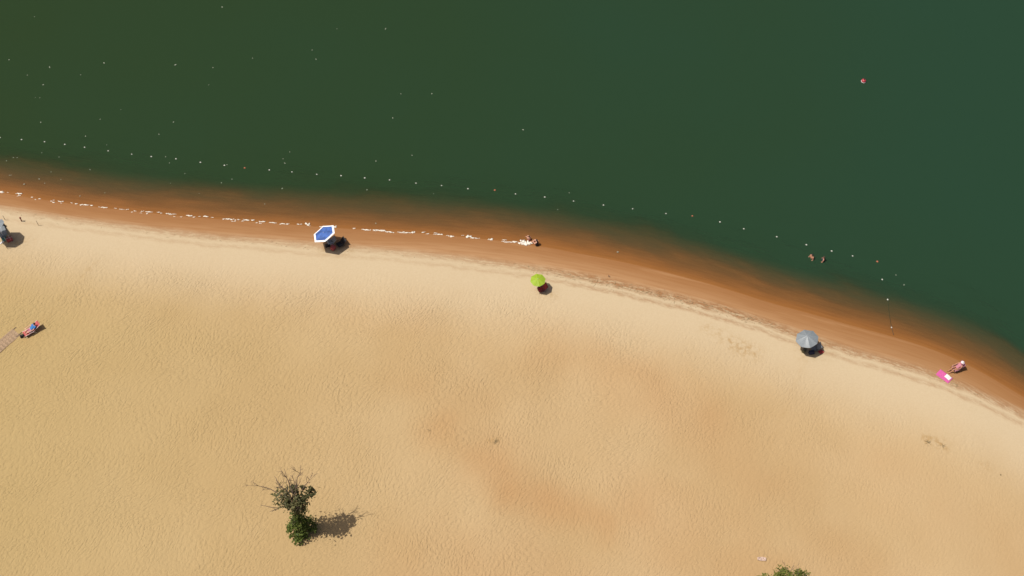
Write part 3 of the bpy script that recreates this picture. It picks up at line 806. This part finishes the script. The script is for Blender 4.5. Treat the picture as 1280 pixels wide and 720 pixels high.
# ------------------------------------------------------------------ people
def V3(*a): return Vector(a)
def person(label, loc, rz, J, skin, hair, clothes, k=1.0, hat=None, hair_long=False):
    """J: joints in metres, x forward, y left, z up. One continuous skin; hair and clothing are children."""
    root = empty('person', loc, rz); tag(root, label, 'person')
    J = {a: (Vector(v) * (1 if a in ('hf', 'hu') else k)) for a, v in J.items()}
    bm = bmesh.new()
    C = lambda a, b, ra, rb: capsule(bm, a, b, ra * k, rb * k)
    pel, ch, nk, hd = J['pelvis'], J['chest'], J['neck'], J['head']
    hf, hu = J['hf'].normalized(), J['hu'].normalized()
    hs = hu.cross(hf).normalized()
    sl, sr = J['shoulder_l'], J['shoulder_r']
    acr = (sl - sr).normalized()
    for s_ in (-1, 1):
        o_ = acr * s_
        C(pel + o_ * .055 * k, pel.lerp(ch, .5) + o_ * .045 * k, .105, .095)
        C(pel.lerp(ch, .5) + o_ * .045 * k, ch + o_ * .065 * k, .095, .112)
        C(ch + o_ * .065 * k, nk - (nk - ch) * .25 + o_ * .06 * k, .112, .08)
    C(nk - (nk - ch) * .15, nk + (hd - nk) * .6, .058, .052)
    # head: skull, jaw, nose, brow, ears
    C(hd + hu * .025 * k - hf * .015 * k, hd + hu * .03 * k + hf * .012 * k, .084, .080)
    C(hd - hu * .015 * k + hf * .02 * k, hd - hu * .075 * k + hf * .045 * k, .066, .036)
    C(hd + hu * .005 * k + hf * .088 * k, hd - hu * .028 * k + hf * .104 * k, .010, .014)
    C(hd + hu * .024 * k + hf * .082 * k - hs * .03 * k, hd + hu * .024 * k + hf * .082 * k + hs * .03 * k, .012, .012)
    for s_ in (-1, 1):
        C(hd + hs * s_ * .082 * k + hu * .015 * k, hd + hs * s_ * .080 * k - hu * .025 * k, .016, .012)
        C(hd - hu * .052 * k + hf * .082 * k, hd - hu * .052 * k + hf * .078 * k + hs * s_ * .02 * k, .012, .008)
    for s_, q in ((1, 'l'), (-1, 'r')):
        sh, el, wr_, hp, kn, an, to = (J[x + '_' + q] for x in ('shoulder', 'elbow', 'wrist', 'hip', 'knee', 'ankle', 'toe'))
        C(nk - (nk - ch) * .1, sh, .055, .058)
        C(sh, el, .054, .040); C(el, wr_, .042, .027)
        hdv = (wr_ - el).normalized(); up_ = V3(0, 0, 1) if abs(hdv.z) < .85 else hf
        sd_ = hdv.cross(up_).normalized() * (1 if s_ > 0 else -1); nrm = sd_.cross(hdv)
        kc = wr_ + hdv * .085 * k
        for t_ in (-1, 0, 1): C(wr_ + sd_ * t_ * .014 * k, kc + sd_ * t_ * .025 * k, .017, .013)
        for fi, fl in enumerate((.068, .078, .072, .055)):
            o_ = kc + sd_ * (fi - 1.5) * .021 * k
            m_ = o_ + (hdv * .55 + sd_ * (fi - 1.5) * .05) * fl * k
            e_ = m_ + (hdv * .45 - nrm * .25 * s_) * fl * k
            C(o_, m_, .0095, .0088); C(m_, e_, .0088, .0075)
        th = wr_ + hdv * .03 * k - sd_ * .022 * k
        C(th, th + (hdv * .5 - sd_ * .8) * .045 * k, .013, .011); C(th + (hdv * .5 - sd_ * .8) * .045 * k, th + (hdv * .5 - sd_ * .8) * .045 * k + (hdv * .9 - sd_ * .3) * .03 * k, .011, .009)
        C(pel + (hp - pel) * .6, hp, .09, .092)
        C(hp, kn, .086, .056); C(kn, kn.lerp(an, .35), .054, .058); C(kn.lerp(an, .35), an, .058, .036)
        heel = an - (to - an).normalized() * .04 * k
        C(heel, an + (to - an) * .5, .034, .036); C(an + (to - an) * .5, to, .036, .026)
    me = fuse(bm, .0115 * max(k, .75), 3)
    me.name = 'body'
    for m_ in (M[skin], M['eye'], M['lips']): me.materials.append(m_)
    eyes = [hd + hu * .008 * k + hf * .085 * k + hs * s_ * .03 * k for s_ in (-1, 1)]; mouth = hd - hu * .052 * k + hf * .09 * k
    for p_ in me.polygons:
        p_.use_smooth = True
        c = p_.center
        if any((c - e_).length < .015 * k for e_ in eyes): p_.material_index = 1
        elif abs((c - mouth).dot(hu)) < .01 * k and (c - mouth).length < .03 * k and (c - hd).dot(hf) > .07 * k: p_.material_index = 2
    link_mesh('body', me, root)
    bm = bmesh.new()
    capsule(bm, hd + hu * .045 * k - hf * .03 * k, hd + hu * .05 * k + hf * .012 * k, .086 * k, .078 * k)
    capsule(bm, hd + hu * .03 * k - hf * .045 * k, hd - hu * .05 * k - hf * .05 * k, .078 * k, .055 * k)
    for s_ in (-1, 1): capsule(bm, hd + hu * .05 * k + hs * s_ * .035 * k - hf * .02 * k, hd - hu * .02 * k + hs * s_ * .062 * k - hf * .035 * k, .06 * k, .032 * k)
    if hair_long: capsule(bm, hd - hu * .04 * k - hf * .06 * k, hd - hu * .2 * k - hf * .085 * k, .06 * k, .03 * k)
    hm = fuse(bm, .012 * k, 2); hm.name = 'hair'; hm.materials.append(M[hair]); link_mesh('hair', hm, root)
    for nm, m_, parts in clothes:
        bm = bmesh.new()
        if nm in ('swim_shorts', 'swim_briefs', 'swimsuit'):
            leg = .55 if nm == 'swim_shorts' else .12
            for s_, q in ((1, 'l'), (-1, 'r')):
                hp, kn = J['hip_' + q], J['knee_' + q]
                capsule(bm, hp, hp.lerp(kn, leg), .100 * k, (.092 if leg > .3 else .09) * k)
                capsule(bm, pel + acr * s_ * .055 * k, pel.lerp(ch, .25) + acr * s_ * .05 * k, .115 * k, .108 * k)
        if nm in ('swimsuit', 'shirt', 'bikini_top'):
            for s_ in (-1, 1):
                o_ = acr * s_
                if nm != 'bikini_top': capsule(bm, pel.lerp(ch, .1) + o_ * .055 * k, ch + o_ * .062 * k, .112 * k, .120 * k)
                capsule(bm, ch + o_ * .062 * k, ch.lerp(nk, .3 if nm == 'bikini_top' else .62) + o_ * .06 * k, .121 * k, (.118 if nm == 'bikini_top' else .094) * k)
                if nm == 'shirt':
                    sh, el = (sl, J['elbow_l']) if s_ > 0 else (sr, J['elbow_r'])
                    capsule(bm, nk - (nk - ch) * .18, sh, .064 * k, .068 * k); capsule(bm, sh, sh.lerp(el, .55), .067 * k, .062 * k)
        cm = fuse(bm, .014, 3); cm.name = nm; cm.materials.append(M[m_]); link_mesh(nm, cm, root)
    if hat:
        bm = bmesh.new(); s = 24; rings = []
        q = Matrix((hf, hs, hu)).transposed()
        base = hd + hu * .07 * k
        for r_, z_ in ((hat[2], -.02), (hat[2] * .75, 0), (.105, .015), (.10, .06), (.085, .105), (.04, .12)):
            rings.append([bm.verts.new(base + q @ Vector((r_ * cos(2 * pi * i / s), r_ * sin(2 * pi * i / s), z_ + .012 * sin(3 * 2 * pi * i / s) * (r_ > .15)))) for i in range(s)])
        for ri, (A, B) in enumerate(zip(rings, rings[1:])):
            for i in range(s):
                f = bm.faces.new((A[i], A[(i + 1) % s], B[(i + 1) % s], B[i])); f.smooth = True; f.material_index = 1 if ri < 1 else 0
        bm.faces.new(rings[-1])
        o = build('sun_hat', bm, [M[hat[0]], M[hat[1]]], root); s_ = o.modifiers.new('t', 'SOLIDIFY'); s_.thickness = .008
    return root

def pose_recline(seat=.26, back=radians(50), dz=0.0):
    p = V3(-.10, 0, seat + .10); bd = V3(-cos(back), 0, sin(back))
    ch, nk = p + bd * .32, p + bd * .50
    J = dict(pelvis=p, chest=ch, neck=nk, head=nk + V3(-.04, 0, .17), hf=(.92, 0, .1), hu=(-.12, 0, 1))
    for s_, q in ((1, 'l'), (-1, 'r')):
        J['shoulder_' + q] = nk + V3(-.005, s_ * .165, -.045)
        J['elbow_' + q] = p + bd * .20 + V3(.03, s_ * .27, .03)
        J['wrist_' + q] = p + V3(.25, s_ * .25, .17)
        J['hip_' + q] = p + V3(.02, s_ * .09, -.01)
        J['knee_' + q] = V3(.30, s_ * .11, seat + .16)
        J['ankle_' + q] = V3(.62, s_ * .10, .07)
        J['toe_' + q] = V3(.74, s_ * .12, .12)
    return J

def pose_sit(knee_up=.42, reach=.35):
    p = V3(0, 0, .10)
    ch, nk = V3(.03, 0, .42), V3(.05, 0, .60)
    J = dict(pelvis=p, chest=ch, neck=nk, head=nk + V3(.04, 0, .165), hf=(1, 0, -.25), hu=(.25, 0, 1))
    for s_, q in ((1, 'l'), (-1, 'r')):
        J['shoulder_' + q] = nk + V3(0, s_ * .165, -.05)
        J['elbow_' + q] = V3(.16, s_ * .23, .36)
        J['wrist_' + q] = V3(.37, s_ * .13, .34)
        J['hip_' + q] = p + V3(.03, s_ * .09, .01)
        J['knee_' + q] = V3(.40, s_ * .15, knee_up)
        J['ankle_' + q] = V3(.62, s_ * .12, .05)
        J['toe_' + q] = V3(.76, s_ * .14, .03)
    return J

def pose_kneel():
    p = V3(0, 0, .47)
    ch, nk = V3(.02, 0, .80), V3(.0, 0, .97)
    J = dict(pelvis=p, chest=ch, neck=nk, head=nk + V3(.02, 0, .17), hf=(1, 0, 0), hu=(0, 0, 1))
    for s_, q in ((1, 'l'), (-1, 'r')):
        J['shoulder_' + q] = nk + V3(0, s_ * .175, -.045)
        J['elbow_' + q] = V3(.06, s_ * .25, .66)
        J['wrist_' + q] = V3(.27, s_ * .18, .56)
        J['hip_' + q] = p + V3(0, s_ * .09, -.01)
        J['knee_' + q] = V3(.08, s_ * .12, .06)
        J['ankle_' + q] = V3(-.34, s_ * .12, .06)
        J['toe_' + q] = V3(-.46, s_ * .12, .03)
    return J

# lounging by the walkway (head to the upper right, feet to the lower left)
d = G(28, 419) - G(46, 408); rzz = math.atan2(d.y, d.x)
gl_ = G(39, 415.5)
beach_chair('red reclining beach lounger at the end of the plank walkway', gl_, rzz, 'coral_cloth', 'white_paint', seat_z=.30, back=radians(28), back_len=.85, name='beach_lounger', cat='lounger', foot=.35)
person('person in a blue shirt lying back on the red lounger by the walkway', gl_, rzz, pose_recline(.34, radians(30)), 'skin_light', 'hair_black', [('shirt', 'blue_cloth', 0), ('swim_shorts', 'pink_cloth', 0)])
towel('beach_towel', 'white towel draped beside the head of the red lounger', 'towel', G(44.8, 407.5), rzz + .4, .5, .35, 'white_cloth', .06)
bag('beach_bag', 'black bag on the sand below the red lounger', 'bag', G(28.5, 421.0), .4, (.42, .26, .30), 'black_cloth', 'dark_metal')

# seated in the pink chair by the magenta towel
d = G(1180, 465) - G(1196, 459); rzz = math.atan2(d.y, d.x)
gp_ = G(1193.5, 462.5)
beach_chair('pink beach chair with dark legs beside the magenta towel', gp_, rzz, 'pink_cloth', 'dark_metal', seat_z=.30, back=radians(48), back_len=.7)
person('person in a white hat with pink brim sitting in the pink chair', gp_, rzz, pose_recline(.33, radians(50)), 'skin_tan', 'hair_brown', [('swimsuit', 'pink_cloth', 0)], hat=('white_cloth', 'pink_cloth', .20))
d = G(1187, 476) - G(1173, 466); rt = math.atan2(d.y, d.x)
tw = G(1180.2, 470.6)
towel('beach_towel', 'magenta towel spread on the sand near the pink chair', 'towel', tw, rt, 1.30, .72, 'magenta_cloth', .012)
q = G(1184.6, 472.0); q.z += .035
towel('beach_towel', 'white folded towel lying on the magenta towel', 'towel', q, rt - .1, .52, .40, 'white_cloth', .03, .06)

# two at the edge of the froth
person('child sitting in the froth at the right end of the foam line', G(661.8, 300.3), radians(118), pose_sit(.40), 'skin_light', 'hair_brown', [('swim_briefs', 'red_cloth', 0)], k=.72)
person('dark haired adult in black swimwear sitting at the waterline right of the child', G(671.5, 306.8), radians(135), pose_sit(.42), 'skin_light', 'hair_black', [('swimsuit', 'black_cloth', 0)], k=.95, hair_long=True)

# two in the water
for px, py, rz, lab, sk, hr, kk in ((1014.5, 322.5, radians(-150), 'person with black hair crouching in the water, left of the two bathers', 'skin_tan', 'hair_black', 1.0),
                                   (1029, 325.5, radians(165), 'bather with wet brown hair, right of the two in the water', 'skin_tan', 'hair_brown', 1.0)):
    w = at_z(px, py, 0.0); g = gz(w.x, w.y)
    w.z = g
    person(lab, w, rz, pose_kneel(), sk, hr, [('swimsuit' if kk and 'brown' in lab else 'swim_shorts', 'navy_cloth', 0)], k=kk)

# ------------------------------------------------------------------ tree, bush, tufts
def leaves(clumps, n, size, rnd):
    """leaf cards spread through the volume of the clumps; returns a mesh with a per-leaf tone"""
    V, Fc, T = [], [], []
    wsum = sum(c[3] for c in clumps)
    for c, r, dens, w in clumps:
        tw_ = []
        for _ in range(max(4, int(14 * w))):
            while True:
                q = Vector((rnd.uniform(-1, 1), rnd.uniform(-1, 1), rnd.uniform(-1, 1)))
                if q.length <= 1: break
            q = q.normalized() * (q.length ** .5)
            tw_.append((Vector((q.x * r[0], q.y * r[1], q.z * r[2])) + Vector(c), rnd.uniform(.10, .30) * dens, rnd.random()))
        for _ in range(int(n * w / wsum)):
            cc, rr, tn = rnd.choice(tw_)
            p_ = cc + Vector((rnd.gauss(0, rr), rnd.gauss(0, rr), rnd.gauss(0, rr * .8)))
            if p_.z < .03: p_.z = rnd.uniform(.03, .2)
            a = rnd.uniform(0, 2 * pi); tl = rnd.gauss(0, .6)
            u = Vector((cos(a), sin(a), tl)).normalized(); wv_ = u.cross(Vector((rnd.gauss(0, .5), rnd.gauss(0, .5), 1))).normalized()
            s = size * rnd.uniform(.6, 1.3); i0 = len(V)
            V += [p_ - u * s * .5, p_ + wv_ * s * .24 - u * s * .08, p_ + u * s * .5, p_ - wv_ * s * .24 - u * s * .08]
            Fc.append((i0, i0 + 1, i0 + 2, i0 + 3)); T += [min(1, max(0, tn * .6 + rnd.random() * .4))] * 4
    me_ = bpy.data.meshes.new('leaves'); me_.from_pydata([tuple(v) for v in V], [], Fc)
    A = me_.attributes.new('tone', 'FLOAT', 'POINT'); A.data.foreach_set('value', T)
    return me_

def twig_path(a, b, bend, n=6, rnd=random):
    a, b = Vector(a), Vector(b); L = (b - a).length
    o_ = Vector((rnd.uniform(-1, 1), rnd.uniform(-1, 1), rnd.uniform(-.3, 1))) * bend * L
    return [a.lerp(b, i / n) + o_ * sin(pi * i / n) + Vector((rnd.uniform(-1, 1), rnd.uniform(-1, 1), rnd.uniform(-1, 1))) * .02 * L * (0 < i < n) for i in range(n + 1)]

def branch(bm, a, b, r0, r1, bend, rnd, forks=0, flen=.4, depth=0):
    P = twig_path(a, b, bend, 6, rnd)
    tube(bm, P, [r0 + (r1 - r0) * i / 6 for i in range(7)], 6)
    for _ in range(forks):
        i = rnd.randint(2, 5); L = (Vector(b) - Vector(a)).length * flen
        d_ = (P[6] - P[0]).normalized() + Vector((rnd.uniform(-1, 1), rnd.uniform(-1, 1), rnd.uniform(-.4, .8))) * .8
        rr = (r0 + (r1 - r0) * i / 6) * .65
        branch(bm, P[i], P[i] + d_.normalized() * L * rnd.uniform(.6, 1.2), rr, r1 * .8, .08, rnd, forks - 2 if depth < 2 and forks > 2 else 0, .5, depth + 1)

rn = random.Random(11)
tb = G(379, 661)
root = empty('lone_tree', tb)
tag(root, 'small lone tree with bare twigs, low leafy base and cast shadow', 'tree')
bm = bmesh.new()
tube(bm, [(0, 0, -.3), (.02, 0, .4), (-.06, .05, 1.6), (.05, -.04, 3.0), (-.05, .02, 4.3), (.02, .05, 5.6)], [.16, .14, .11, .09, .07, .045], 9); build('trunk', bm, M['bark'], root)
limbs = [((-.06, .05, 1.7), (-.4, -.7, 2.6)), ((0, 0, 3.4), (.9, .2, 5.3)), ((0, 0, 3.9), (-1.0, .3, 6.0)), ((0, .02, 4.6), (.55, .6, 6.9)), ((0, .03, 5.2), (-.35, .5, 7.3)), ((0, 0, 4.2), (.3, -.8, 5.8)),
         ((0, 0, 4.4), (-.9, -.4, 5.9)), ((.02, .05, 5.5), (.15, .2, 7.6))]
for a, b in limbs:
    bm = bmesh.new(); branch(bm, a, b, .05, .012, .10, rn, 5, .45); build('branch', bm, M['bark'], root)
# bare dead twigs reaching left and up
for a, b, fk in [((-.6, .3, 5.4), (-3.0, 1.0, 6.7), 3), ((-.5, 0, 4.9), (-2.45, -.5, 6.2), 2), ((.1, .3, 6.6), (-.5, 1.6, 8.3), 4), ((.3, .4, 6.4), (.75, 1.7, 8.1), 4), ((.6, .5, 6.2), (1.5, 1.0, 7.7), 4),
                 ((-.3, .4, 6.6), (-1.3, 1.2, 7.9), 3), ((.1, .2, 6.2), (.15, 1.1, 8.3), 4)]:
    bm = bmesh.new(); branch(bm, a, b, .045, .013, .10, rn, fk + 1, .4); build('dead_twig', bm, M['twig'], root)
cl_hi = [((-.85, .25, 6.0), (.8, .7, .65), 1, 1.1), ((.15, .25, 6.2), (.8, .7, .8), 1, 1.5), ((.95, .45, 6.0), (.6, .65, .6), 1, .9), ((.1, 0, 5.2), (.55, .5, .5), 1, .8), ((.3, -.2, 4.5), (.4, .4, .45), 1, .4), ((-.35, -.1, 4.9), (.35, .4, .4), .8, .35)]
cl_lo = [((-.05, 0, 3.2), (.22, .22, .7), .8, .4), ((0, -.1, 2.1), (.50, .50, .7), .9, 1.2), ((-.25, -.35, 1.1), (.70, .62, .75), 1, 1.8), ((.55, -.05, .7), (.62, .5, .45), 1, 1.1), ((-.2, -.8, .45), (.75, .45, .4), 1, .9)]
lm = leaves(cl_hi, 1050, .28, rn); lm.materials.append(M['leaf_high']); lm.name = 'crown'; link_mesh('crown', lm, root)
lm = leaves(cl_lo, 1500, .25, rn); lm.materials.append(M['leaf_low']); lm.name = 'lower_foliage'; link_mesh('lower_foliage', lm, root)

rn = random.Random(5)
bb = G(978, 754.5)
root = empty('leafy_tree', bb)
tag(root, 'yellow green leafy tree whose top rises over the bottom edge of the photo', 'tree')
bm = bmesh.new(); tube(bm, [(0, 0, -.3), (0, 0, .6), (.05, .05, 1.6), (0, .1, 2.6)], [.15, .13, .10, .05], 9); build('trunk', bm, M['bark'], root)
for i in range(9):
    a = 2 * pi * i / 9 + .3
    bm = bmesh.new(); branch(bm, (0, .03, 1.0 + .15 * (i % 4)), (1.7 * cos(a), 1.7 * sin(a), 2.6 + .5 * (i % 3)), .05, .012, .1, rn, 5, .4); build('branch', bm, M['bark'], root)
cl = [((2.0 * cos(2 * pi * i / 7), 1.25 * sin(2 * pi * i / 7), 2.3 + .3 * (i % 3)), (.75, .7, .6), 1, 1) for i in range(7)] + [((0, 0, 2.9), (1.0, 1.0, .7), 1, 1.6)]
lm = leaves(cl, 6500, .22, rn); lm.materials.append(M['leaf_bush']); lm.name = 'crown'; link_mesh('crown', lm, root)

# dry tufts, each a little spray of stalks
def tuft(label, px, py, r, n, mat='straw'):
    bm = bmesh.new()
    for _ in range(n):
        a = U(0, 2 * pi); s = U(.3, 1) * r
        o_ = Vector((U(-.3, .3) * r, U(-.3, .3) * r, -.02))
        tube(bm, [o_, o_ + Vector((cos(a) * s * .5, sin(a) * s * .5, .10)), o_ + Vector((cos(a) * s, sin(a) * s, .07))], [.008, .007, .003], 4)
    return tag(build('dry_tuft', bm, M[mat], None, G(px, py)), label, 'dry tuft')
tuft('dry straw tuft on bare sand in the middle of the beach', 620, 552, .38, 26)
tuft('dry straw tuft with two sprigs on the smooth sand right of the silver parasol', 1160, 553, .40, 22)
tuft('small dry sprig just right of the straw tuft on smooth sand', 1178, 557, .30, 14)
tuft('tiny dry sprig near the right edge on pale sand', 1250.5, 593.5, .14, 10)
tuft('tiny dry sprig by the reddish damp sand left of the middle tuft', 536, 538, .2, 10)
tuft('dark dry sprig on wet sand between the wrack line and water', 761, 345.5, .16, 14, 'twig')

# pale scrap near the bottom edge
bm = bmesh.new(); nx = 12; V = []
for i in range(nx + 1):
    V.append([bm.verts.new(((i / nx - .5) * .70, (j / 6 - .5) * .34 * (1 - .5 * abs(i / nx - .5)), .03 + .07 * (1 + mnoise.noise(Vector((i * .5, j * .6, 3)))))) for j in range(7)])
for A, B in zip(V, V[1:]):
    for j in range(6): bm.faces.new((A[j], B[j], B[j + 1], A[j + 1]))
o = build('plastic_scrap', bm, M['scrap'], None, G(952, 699), (0, 0, -.1)); s = o.modifiers.new('t', 'SOLIDIFY'); s.thickness = .01
tag(o, 'pale pinkish crumpled scrap on the sand above the leafy tree', 'litter')

# twigs and crumbs washed up along the wrack line (uncountable)
bm = bmesh.new()
for _ in range(380):
    x = random.choice([U(0, 1280), U(660, 970), U(660, 970)])
    y = float(np.interp(x, [p[0] for p in WRACK_PX], [p[1] for p in WRACK_PX])) + random.gauss(0, 2.6) + 1.0
    c = G(x, y); a = U(0, pi); L = U(.04, .16)
    d_ = Vector((cos(a), sin(a) * .6, 0)) * L
    tube(bm, [c + Vector((0, 0, .008)) - d_, c + Vector((0, 0, .02)), c + Vector((0, 0, .008)) + d_], U(.006, .016), 4)
tag(build('beach_litter', bm, M['straw']), 'dark twigs and crumbs strewn along the wrack line', 'driftwood', kind='stuff')

# ------------------------------------------------------------------ light
SX, SY = .44, .01               # shadow offset per metre of height
tosun = Vector((-SX, -SY, 1)).normalized()
elev = math.asin(tosun.z); azim = math.atan2(tosun.x, tosun.y)
sun_d = bpy.data.lights.new('sun', 'SUN'); sun_d.energy = 4.2; sun_d.angle = radians(.5); sun_d.color = (1.0, .955, .88)
sun = bpy.data.objects.new('sun', sun_d); COL.objects.link(sun)
sun.location = (-40, 0, 90)
sun.rotation_euler = (-tosun).to_track_quat('-Z', 'Y').to_euler()
w = bpy.data.worlds.new('World'); scene.world = w; w.use_nodes = True
nt = w.node_tree; nt.nodes.clear()
sky = nt.nodes.new('ShaderNodeTexSky'); sky.sky_type = 'NISHITA'; sky.sun_disc = False
sky.dust_density = 4.0; sky.ozone_density = 0.3; sky.air_density = 0.8
sky.sun_elevation = elev; sky.sun_rotation = azim
bg = nt.nodes.new('ShaderNodeBackground'); bg.inputs[1].default_value = .07
wo = nt.nodes.new('ShaderNodeOutputWorld')
nt.links.new(sky.outputs[0], bg.inputs[0]); nt.links.new(bg.outputs[0], wo.inputs[0])

scene.view_settings.view_transform = 'Standard'
scene.view_settings.look = 'None'
scene.view_settings.exposure = 0.08
scene.view_settings.gamma = 1.0
scene.view_settings.use_curve_mapping = False
scene.render.engine = 'CYCLES'
scene.cycles.max_bounces = 6
scene.cycles.transparent_max_bounces = 12
